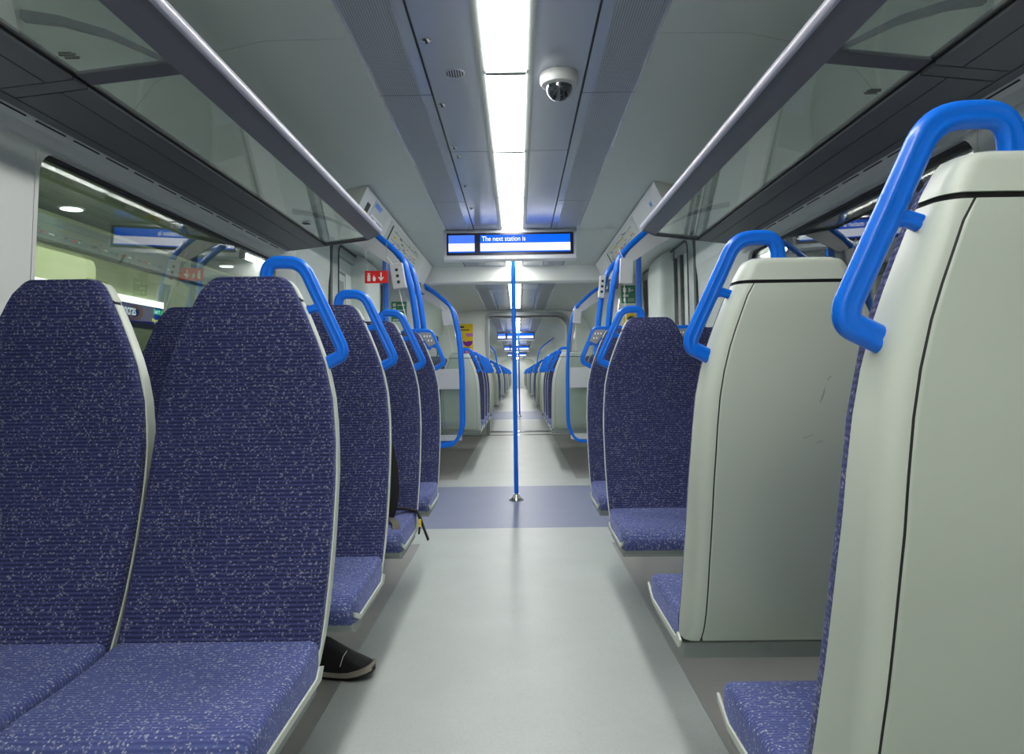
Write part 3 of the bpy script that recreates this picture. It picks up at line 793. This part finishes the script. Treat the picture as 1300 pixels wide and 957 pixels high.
    # green safety sign
    x0, x1, z0, z1 = ((-1.245, -1.09, 1.60, 1.80) if sx < 0 else (1.08, 1.225, 1.75, 1.93))
    gs = poster('safety_sign', (x0, 7.299, z0), (1, 0, 0), (0, 0, 1), x1 - x0, z1 - z0,
        [(.12, .62, .35, .88, 0), (.5, .62, .62, .88, 0), (.55, .7, .85, .76, 0), (.12, .36, .5, .5, 0), (.15, .1, .3, .28, 0), (.45, .12, .9, .16, 0), (.45, .22, .9, .26, 0)] if sx > 0 else
        [(.1, .75, .3, .92, 0), (.4, .8, .9, .84, 0), (.1, .5, .3, .68, 0), (.4, .55, .9, .59, 0), (.1, .25, .35, .42, 0), (.4, .3, .9, .34, 0), (.1, .05, .9, .1, 0)],
        [M['signwhite']], M['green'])
    tag(gs, 'green safety sign on the %s vestibule end panel past the doors' % side, 'sign', 'green safety signs')
    if sx > 0:
        rg = MB(); c = Vector((1.175, 7.285, 1.575))
        rg.tube([(c.x + .06 * math.cos(2 * PI * k / 24), c.y, c.z + .06 * math.sin(2 * PI * k / 24)) for k in range(24)], .02, 8, closed=True)
        o = rg.build('alarm_point', M['yellow']); tag(o, 'yellow round alarm surround under the right green sign', 'alarm')
        q = MB(); q.loft([[(c.x + r * math.cos(2 * PI * k / 20), yv, c.z + r * math.sin(2 * PI * k / 20)) for k in range(20)] for r, yv in ((.042, 7.30), (.042, 7.276), (.03, 7.270))]); q.build('alarm_button', M['ink'], o)

# framed advert on the left doorway reveal
p = poster('framed_advert', (-1.333, 5.40, 1.50), (0, 1, 0), (0, 0, 1), .30, .36, [(.06, .06, .94, .94, 0), (.2, .5, .8, .8, 1), (.3, .2, .5, .45, 2), (.6, .15, .8, .5, 1)], [M['paper'], M['greyprint'], M['ink']], M['rack_dark'], None, .006)
tag(p, 'small grey framed advert on the white reveal beside the left doors', 'poster')

# ------------------------------------------------------------------ next-station displays
def display(Y, label, full=True):
    r = empty('passenger_display', (0, Y, .013)); r.scale = (.975, 1, 1); tag(r, label, 'display', 'next-station displays')
    cx = -.02
    h = MB(); h.prism_x([(-.02, 2.156), (-.035, 2.13), (-.03, 1.925), (-.01, 1.905), (.10, 1.925), (.14, 2.156)], cx - .525, cx + .525)
    h.build('housing', M['silver_h'], r, smooth=False, bevel=.006)
    b = MB(); b.prism_x([(-.030, 2.128), (-.040, 2.126), (-.036, 1.957), (-.025, 1.955)], cx - .50, cx + .50); b.build('bezel', M['bezel'], r, smooth=False)
    def scr(name, x0, x1, z0, z1, m):
        s = MB(); s.box(cx + x0, cx + x1, -.0425, -.030, z0, z1); return s.build(name, m, r, smooth=False)
    for nm, x0, x1, top in (('left_screen', -.485, -.28, 'scr_lblue'), ('right_screen', -.235, .475, 'scr_blue')):
        s = MB(); s.box(cx + x0, cx + x1, -.0425, -.03, 2.046, 2.110); s.cur = 1; s.box(cx + x0, cx + x1, -.0425, -.03, 1.985, 2.046); s.cur = 2; s.box(cx + x0, cx + x1, -.042, -.03, 1.976, 1.985)
        s.build(nm, [M[top], M['scr_white'], M['scr_blue']], r, smooth=False)
    if full: text_obj('The next station is', .053, M['scr_text'], 'screen_text', r, (cx - .222, -.0440, 2.062), (PI / 2, 0, 0), .0008, .86, .0003)
    return r
M['silver_h'] = mat('display_housing', rgb(188, 194, 200), .35)
display(5.57, 'nearest blue and white display hanging from the ceiling reading The next station is')
display(19.1, 'second display, small blue screen seen through the gangway opening', False)
display(28.0, 'third display, tiny screen below and behind the second one', False)
display(37.5, 'fourth display, barely visible dot of blue light near the vanishing point', False)

# ------------------------------------------------------------------ poles
def pole(name, x, y, z0, z1, r, label, flange=True, group='blue grab poles', cat='pole'):
    e = empty(name, (x, y, 0)); tag(e, label, cat, group)
    t = MB(); t.tube([(0, 0, z0), (0, 0, z1)], r, 16); t.build('pole_tube', M['blue'], e)
    if flange:
        f = MB(); f.lathe([(.062, .002), (.062, .006), (.050, .014), (.032, .032), (.026, .05), (.024, .06)], (0, 0, 0), 24); f.build('floor_flange', M['chrome'], e)
        s = MB(); s.lathe([(r + .004, z0), (r + .004, .36)], (0, 0, 0), 16)
    return e
pole('grab_pole', 0.0, 6.08, .05, 2.17, .0185, 'central blue grab pole standing on a chrome flange in the aisle')
pole('grab_pole', 0.05, 18.0, .05, 2.17, .0185, 'distant central blue grab pole beyond the gangway')
for sx, side in ((-1, 'left'), (1, 'right')):
    pole('grab_pole', sx * .755, 4.30, .004, 1.80, .018, 'upright blue pole of the %s near draught screen, outboard of the curved rail' % side, False)
    pole('grab_pole', sx * 1.04, 7.66, .004, 1.97, .018, 'upright blue pole by the %s wall past the doors' % side, False)

# ------------------------------------------------------------------ draught screens
def screen(sx, Y, label, rails=(0,), glass=True, band=True, slabel=True):
    r = empty('draught_screen', (0, Y, 0)); tag(r, label, 'draught screen', 'glass draught screens by the doors')
    base = [(-1.02, 2.035), (-.833, 1.915), (-.70, 1.80), (-.64, 1.735), (-.60, 1.585), (-.565, 1.35), (-.548, 1.05), (-.548, .50), (-.62, .345), (-.86, .325), (-1.29, .325)]
    for k, dy in enumerate(rails):
        b3 = [(a * -sx + sx * .004 * k, dy, z) for a, z in base]
        if k: b3 = [(b3[0][0], b3[0][1], b3[0][2])] + b3[1:]
        path = fillet([tuple(q) for q in b3], [0, .1, .06, .05, .12, .12, .12, .14, .1, .1, 0], 6)
        t = MB(); t.tube(path, .0185, 14); t.build('curved_rail', M['blue'], r)
        foot = MB(); foot.box(*sorted((sx * 1.27, sx * 1.312)), dy - .03, dy + .03, .295, .355); foot.build('rail_bracket', M['silver'], r, smooth=False)
        tp = MB(); tp.tube([b3[0], (sx * 1.06, dy, 2.08)], .024, 12); tp.build('rail_socket', M['silver'], r)
    if glass:
        g = MB(); poly = [(-.66, 1.70), (-.575, 1.05), (-.575, .55), (-.66, .37), (-1.29, .36), (-1.28, 1.86), (-.98, 1.86), (-.80, 1.80)]
        g.prism_y([(a * -sx, z) for a, z in poly], -.004, .004); g.build('glass_panel', M['sglass'], r, smooth=False)
        hd = MB(); poly = [(-1.0, 1.995), (-.83, 1.89), (-.70, 1.775), (-.67, 1.735), (-.68, 1.69), (-.74, 1.72), (-.86, 1.80), (-1.02, 1.88)]
        hd.prism_y([(a * -sx, z) for a, z in poly], -.008, .008); hd.build('header_plate', M['plate'], r, smooth=False)
    if band:
        b = MB(); b.box(*sorted((sx * .575, sx * 1.29)), -.014, .014, .90, 1.115); b.build('middle_band', M['plate'], r, smooth=False, bevel=.003)
        lb = MB(); lb.box(*sorted((sx * .575, sx * 1.29)), -.012, .012, .36, .42); lb.build('bottom_band', M['plate'], r, smooth=False)
    return r
def button_box(x, Y, z, w, h, tilt, dots, label, cord=True):
    r = empty('control_box', (x, Y, z)); r.rotation_euler = (0, tilt, 0); tag(r, label, 'control box', 'grey boxes clamped to the blue rails')
    b = MB(); b.box(-w / 2, w / 2, -.025, .015, -h / 2, h / 2); b.build('box_body', M['plate'], r, bevel=.005, smooth=False)
    if dots:
        for k in (-1, 0, 1):
            d = MB(); d.loft([[(.0 + .0095 * math.cos(2 * PI * q / 14), -.0255, k * .036 + .0095 * math.sin(2 * PI * q / 14)) for q in range(14)], [(.0 + .008 * math.cos(2 * PI * q / 14), -.029, k * .036 + .008 * math.sin(2 * PI * q / 14)) for q in range(14)]])
            d.build('dark_hole', M['ink'], r)
    if cord:
        c = MB(); c.tube([(-.01, 0, -h / 2), (.0, 0, -h / 2 - .12), (.015, 0, -h / 2 - .28)], .0025, 6); c.tube([(-.02, 0, h / 2), (-.05, 0, h / 2 + .06)], .0025, 6); c.build('cable', M['signwhite'], r)
    return r
screen(-1, 4.27, 'left near glass draught screen with curved blue rail beyond the last left seats', (0, .36))
screen(1, 4.27, 'right near glass draught screen with two curved blue rails beyond the last right seats', (0, .62))
screen(-1, 7.68, 'left far draught screen with doubled blue rail and grey middle band', (-.35, 0))
screen(1, 7.68, 'right far draught screen with single blue rail and grey middle band', (0,))
screen(-1, 20.6, 'left draught screen in the next carriage beyond the gangway', (0,), True, True)
screen(1, 20.6, 'right draught screen in the next carriage beyond the gangway', (0,), True, True)
button_box(-.669, 4.24, 1.635, .078, .15, -.16, True, 'tilted grey box with three dark holes on the left near blue rail')
button_box(.672, 4.24, 1.645, .078, .15, .05, False, 'plain grey box on the right near blue rail')
button_box(.60, 4.86, 1.63, .04, .15, .1, True, 'narrow grey box with dark holes on the second right rail', False)
button_box(-.715, 7.64, 1.655, .10, .165, -.12, False, 'plain grey box on the left far blue rail past the doors')
button_box(.66, 7.64, 1.655, .085, .15, .1, False, 'plain grey box on the right far blue rail past the doors')

# red fire extinguisher sign under the rack end
r = empty('fire_sign', (-.79, 4.20, 1.628)); tag(r, 'small red hanging sign with extinguisher, flame and down arrow, left of the blue rail', 'sign')
b = MB(); b.box(-.068, .068, 0, .004, -.036, .036); b.build('sign_plate', M['red'], r, smooth=False)
ic = MB()
ic.prism_y([(a - .044, b_) for a, b_ in rrect(-.009, .009, -.024, .012, .003, 3)], -.0012, .0)
ic.prism_y([(-.048, .012), (-.040, .012), (-.041, .019), (-.047, .019)], -.0012, 0); ic.prism_y([(-.054, .019), (-.036, .019), (-.036, .023), (-.054, .023)], -.0012, 0)
ic.build('extinguisher_icon', M['signwhite'], r, smooth=False)
ic = MB(); ic.prism_y([(-.018, -.024), (-.006, -.024), (-.003, -.010), (-.006, .0), (-.010, -.004), (-.013, .012), (-.019, .0), (-.022, -.012)], -.0012, 0); ic.build('flame_icon', M['signwhite'], r, smooth=False)
ic = MB(); ic.prism_y([(.023, .026), (.031, .026), (.031, -.008), (.040, .002), (.043, -.004), (.027, -.025), (.011, -.004), (.014, .002), (.023, -.008)], -.0012, 0); ic.build('arrow_icon', M['signwhite'], r, smooth=False)
hg = MB(); hg.tube([(-.06, .003, .036), (-.06, .003, .185)], .002, 6); hg.tube([(.06, .003, .036), (.06, .003, .20)], .002, 6); hg.build('hanger_wire', M['silver'], r)

# ------------------------------------------------------------------ ceiling fittings
r = empty('security_camera', (.198, 2.67, CZ)); tag(r, 'white dome security camera on the ceiling right of the lights', 'camera')
b = MB(); b.lathe([(.070, 0.0), (.072, -.012), (.072, -.030), (.066, -.042), (.052, -.048)], (0, 0, 0), 32); b.build('camera_base', mat('camera_white', rgb(205, 208, 206), .35), r)
b = MB(); b.lathe([(.050, -.046)] + [(.049 * math.cos(a), -.050 - .052 * math.sin(a)) for a in [PI / 2 * k / 10 for k in range(11)]][:-1] + [(.002, -.102)], (0, 0, 0), 28); b.build('smoked_dome', M['smoke'], r)
r = empty('ceiling_speaker', (-.19, 2.64, CZ)); tag(r, 'round flush speaker grille on the ceiling left of the lights', 'speaker')
b = MB(); b.lathe([(.038, 0.0), (.038, -.002), (.035, -.003)], (0, 0, 0), 28); b.build('grille_disc', M['ceilc'], r)
b = MB()
for k in range(-3, 4):
    x = k * .0095; l = math.sqrt(max(.033 ** 2 - x * x, 0)); b.box(x - .0022, x + .0022, -l, l, -.0036, -.0029)
b.build('grille_slot', M['gap'], r, smooth=False)
for i, (yy, x) in enumerate(((2.37, -.262), (2.95, -.27), (3.51, -.27), (3.66, -.262), (4.24, -.27), (4.83, -.27))):
    r = empty('ceiling_latch', (x, yy, CZ)); tag(r, '%s small silver latch from the front along the left ceiling seam' % ORD[i], 'latch', 'small silver ceiling latches')
    b = MB(); b.lathe([(.016, 0), (.016, -.003), (.010, -.006)], (0, 0, 0), 16); b.build('latch_disc', M['chrome'], r)
    b = MB(); b.box(-.004, .004, -.01, .012, -.009, -.005); b.build('latch_key', M['ink'], r, smooth=False)

# ------------------------------------------------------------------ backpack on the third left seat
r = empty('backpack', (-.60, 2.88, .50)); tag(r, 'black backpack on the third left aisle seat with a strap hanging over the edge', 'backpack')
b = MB(); rings = []
for z, w, d in ((0, .12, .075), (.02, .145, .095), (.12, .155, .10), (.25, .15, .09), (.34, .12, .07), (.37, .08, .04)):
    rings.append([(x - .055, y + .03 + z * -.10 * -1 * .5, z) for x, y in rrect(-w, w, -d, d * .5, min(.04, d * .5), 5)])
b.loft(rings); b.build('bag_body', M['bag'], r, angle=60)
b = MB()
def ribbon(mb, pts, w, th, wax):
    rings = []
    for i, p_ in enumerate(pts):
        p_ = Vector(p_); a = Vector(pts[max(i - 1, 0)]); c = Vector(pts[min(i + 1, len(pts) - 1)])
        t = (c - a).normalized(); wv = Vector(wax); wv = (wv - t * wv.dot(t)).normalized(); n = t.cross(wv)
        rings.append([p_ + wv * w / 2 + n * th / 2, p_ - wv * w / 2 + n * th / 2, p_ - wv * w / 2 - n * th / 2, p_ + wv * w / 2 - n * th / 2])
    mb.loft(rings)
ribbon(b, [(.10, -.05, .35), (.130, -.09, .28), (.152, -.11, .20), (.158, -.12, .12), (.150, -.12, .06), (.135, -.12, .014)], .034, .014, (1, .1, 0))
b.build('shoulder_strap', M['bag'], r, angle=50)
b = MB(); ribbon(b, fillet([(.135, -.12, .018), (.165, -.17, .010), (.180, -.225, .006), (.186, -.268, -.030), (.186, -.272, -.075)], .04, 5), .028, .003, (1, .25, 0)); b.build('webbing', M['strap'], r, angle=50)
b = MB(); ribbon(b, [(.10, .0, .03), (.17, .03, .022), (.215, .04, .012), (.232, .04, -.02), (.245, .04, -.06), (.262, .04, -.105)], .022, .006, (0, 1, 0)); ribbon(b, [(.17, .05, .020), (.214, .06, .008), (.228, .06, -.03), (.222, .06, -.085)], .02, .006, (0, 1, 0)); b.build('hanging_strap', M['bag'], r)
b = MB(); b.box(.226, .236, .02, .028, -.05, -.02); b.build('yellow_tab', M['yellow'], r, smooth=False)

# ------------------------------------------------------------------ shoe on the floor under the second left seat
r = empty('shoe', (-.64, 2.60, .002), math.radians(-10)); r.scale = (1.08, 1.08, 1.35); tag(r, 'black running shoe with pale sole on the floor under the second left seat', 'shoe')
def shoe_rings(prof, grow=0):
    rings = []
    for x, w, z0, z1 in prof:
        rings.append([(x, -w * math.cos(a) * 1.0, z0 + (z1 - z0) * max(0, math.sin(a)) ** .75) for a in [PI * k / 12 for k in range(13)]])
    return rings
up = MB(); up.loft(shoe_rings([(-.125, .02, .03, .085), (-.12, .033, .024, .105), (-.09, .038, .022, .110), (-.05, .038, .020, .104), (-.01, .038, .018, .094), (.03, .041, .018, .078), (.07, .045, .020, .060), (.10, .043, .024, .050), (.125, .034, .028, .042), (.137, .018, .032, .037)]))
up.build('shoe_upper', M['shoe'], r, angle=70)
def sole(z0f, z1f, g):
    rings = []
    for x, w in ((-.13, .022), (-.122, .034), (-.08, .041), (-.03, .039), (.03, .043), (.07, .048), (.105, .046), (.13, .034), (.142, .017)):
        lift = .016 * max(0, (x - .04) / .1) ** 1.5; w += g
        rings.append([(x, -w, z0f + lift), (x, w, z0f + lift), (x, w, z1f + lift * 1.4), (x, -w, z1f + lift * 1.4)])
    m_ = MB(); m_.loft(rings); return m_
sole(.006, .017, .0015).build('midsole', M['sole'], r, angle=40)
sole(.0, .007, .0).build('outsole', M['outsole'], r, angle=40)
lc = MB()
for k in range(5):
    x = -.035 + k * .022; z = .101 - k * .0105
    lc.tube([(x - .006, -.026, z - .018), (x, -.012, z - .002), (x + .004, .012, z - .002), (x - .002, .026, z - .018)], .0028, 6)
lc.build('laces', M['ink'], r)
st = MB(); st.tube([(.045, -.043, .035), (.052, -.034, .058), (.058, -.018, .068)], .0016, 6); st.build('white_stripe', M['signwhite'], r)
tn = MB(); tn.loft([[(-.095 + .045 * math.cos(a), .032 * math.sin(a), z) for a in [2 * PI * k / 16 for k in range(16)]] for z in (.09, .118)], cap=True); tn.build('ankle_collar', M['bag'], r)
pl = MB(); pl.box(-.105, -.098, -.046, -.040, .05, .06)

# ------------------------------------------------------------------ station outside the left windows
sw = MB(); sw.box(-5.3, -5.03, -2, 30, 1.43, 2.9); sw.cur = 1; sw.box(-5.3, -5.05, -2, 30, -1, 1.43); sw.cur = 2; sw.box(-5.02, -4.93, -2, 30, 2.54, 2.80)
for k in range(60):
    sw.cur = 3 + (k * 7 % 4); yy = 4.2 + k * .13; sw.box(-4.928, -4.924, yy, yy + .03 + .03 * (k % 3), 2.60 + .03 * (k * 5 % 5), 2.615 + .03 * (k * 5 % 5))
struct(sw.build('wall_station', [M['st_wall'], M['st_dark'], M['st_band'], M['ink'], M['green'], M['signwhite'], M['red']], smooth=False))
sc = MB(); sc.box(-5.3, -1.75, -2, 30, 2.88, 2.95); sc.cur = 1; sc.box(-3.6, -1.75, -2, 30, 2.80, 2.88)
struct(sc.build('ceiling_station', [M['st_green_wall'], M['st_dark']], smooth=False))
sf = MB(); sf.box(-5.3, -1.75, -2, 30, -.15, -.02); struct(sf.build('floor_station', M['st_dark'], smooth=False))
b = MB(); b.box(-5.02, -4.97, 3.0, 10.17, 2.041, 2.128); tag(b.build('light_strip', M['st_light']), 'bright white lit strip along the station wall above the blue sign', 'light')
b = MB(); b.prism_x(rrect(6.2, 8.54, 2.13, 2.46, [.1, .02, .02, .02], 6), -5.02, -4.985); tag(b.build('lit_panel', M['st_cream'], smooth=False), 'glowing cream panel with rounded corner on the station wall', 'light panel')
r = empty('station_sign', (-4.96, 9.2, 1.92)); tag(r, 'navy station name sign reading St Pancras seen through the left window', 'sign')
b = MB(); b.box(-.03, 0, -.9, .95, -.118, .118); b.build('sign_board', M['st_sign'], r, smooth=False)
text_obj('St Pancras', .20, M['st_text'], 'sign_text', r, (.003, -.34, -.035), (PI / 2, 0, PI / 2), .0008, .66, .001)
b = MB(); b.box(0, .004, .66, .92, .02, .09); b.build('green_arrow_panel', M['st_green'], r, smooth=False)
text_obj('exit \u2191', .07, M['st_text'], 'green_panel_text', r, (.006, .69, .035), (PI / 2, 0, PI / 2), .0008, .8, .001)
text_obj('Way out', .07, M['st_yellow'], 'yellow_text', r, (.003, .62, -.085), (PI / 2, 0, PI / 2), .0008, .8, .001)
p = poster('wall_notice', (-5.025, 8.7, 1.50), (0, 1, 0), (0, 0, 1), .55, .27, [(.62, .3, .78, .7, 0), (.1, .8, .9, .86, 1)], [M['blue'], M['greyprint']], M['signwhite']); tag(p, 'white notice with a blue roundel below the station name sign', 'notice')
for i, yy in enumerate((7.6, 11.7, 15.8)):
    r = empty('downlight', (-4.70, yy, 2.88)); tag(r, ['round station downlight above the glowing cream panel', 'round station downlight above the nearest left handle', 'farthest round station downlight'][i], 'light', 'station downlights')
    b = MB(); b.lathe([(.13, 0), (.13, -.008), (.11, -.012)], (0, 0, 0), 24); b.build('rim', M['plate'], r)
    b = MB(); b.lathe([(.105, -.010), (.105, -.016)], (0, 0, 0), 24); b.build('lamp_face', M['st_down'], r)
def area(name, loc, rot, sx, sy, power, col=(1, 1, 1)):
    l = bpy.data.lights.new(name, 'AREA'); l.shape = 'RECTANGLE'; l.size = sx; l.size_y = sy; l.energy = power; l.color = col
    o = bpy.data.objects.new(name, l); COL.objects.link(o); o.location = loc; o.rotation_euler = rot; return o
area('station_lamp', (-4.0, 9, 2.77), (0, math.radians(38), 0), .25, 14, 42, (1, .98, .88))
# right side: dim opposite platform
sw = MB(); sw.box(5.0, 5.2, -2, 30, -1, 3.0); sw.cur = 1; sw.box(1.75, 5.2, -2, 30, 2.85, 2.95); sw.box(1.75, 5.2, -2, 30, -.15, -.02)
struct(sw.build('wall_station_right', [M['st_green_wall'], M['st_dark']], smooth=False))
area('station_lamp_right', (3.6, 8, 2.8), (0, 0, 0), .3, 14, 22, (1, 1, .85))

# ------------------------------------------------------------------ world, camera, view
w = bpy.data.worlds.new('World'); S.world = w; w.use_nodes = True
w.node_tree.nodes['Background'].inputs[0].default_value = (.02, .022, .02, 1)
w.node_tree.nodes['Background'].inputs[1].default_value = .5
cam = bpy.data.cameras.new('Camera'); cam.sensor_fit = 'HORIZONTAL'; cam.sensor_width = 36; cam.lens = 920 / 1300 * 36
cam.shift_y = -45 / 1300; cam.clip_start = .05; cam.clip_end = 200
co = bpy.data.objects.new('Camera', cam); COL.objects.link(co)
Yc = Vector((8, -41.5, -920)).normalized(); Zc = Vector((-.014, 1, 0)); Zc = (Zc - Yc * Zc.dot(Yc)).normalized(); Xc = Yc.cross(Zc)
Mwc = Matrix((Xc, Yc, Zc))               # rows = world axes in camera space  -> camera->world rotation
co.matrix_world = Matrix.Translation((.03, 0, 1.05)) @ Mwc.to_4x4()
S.camera = co
S.view_settings.view_transform = 'Standard'; S.view_settings.look = 'None'; S.view_settings.gamma = 1
S.view_settings.use_curve_mapping = False; S.view_settings.exposure = 0.3
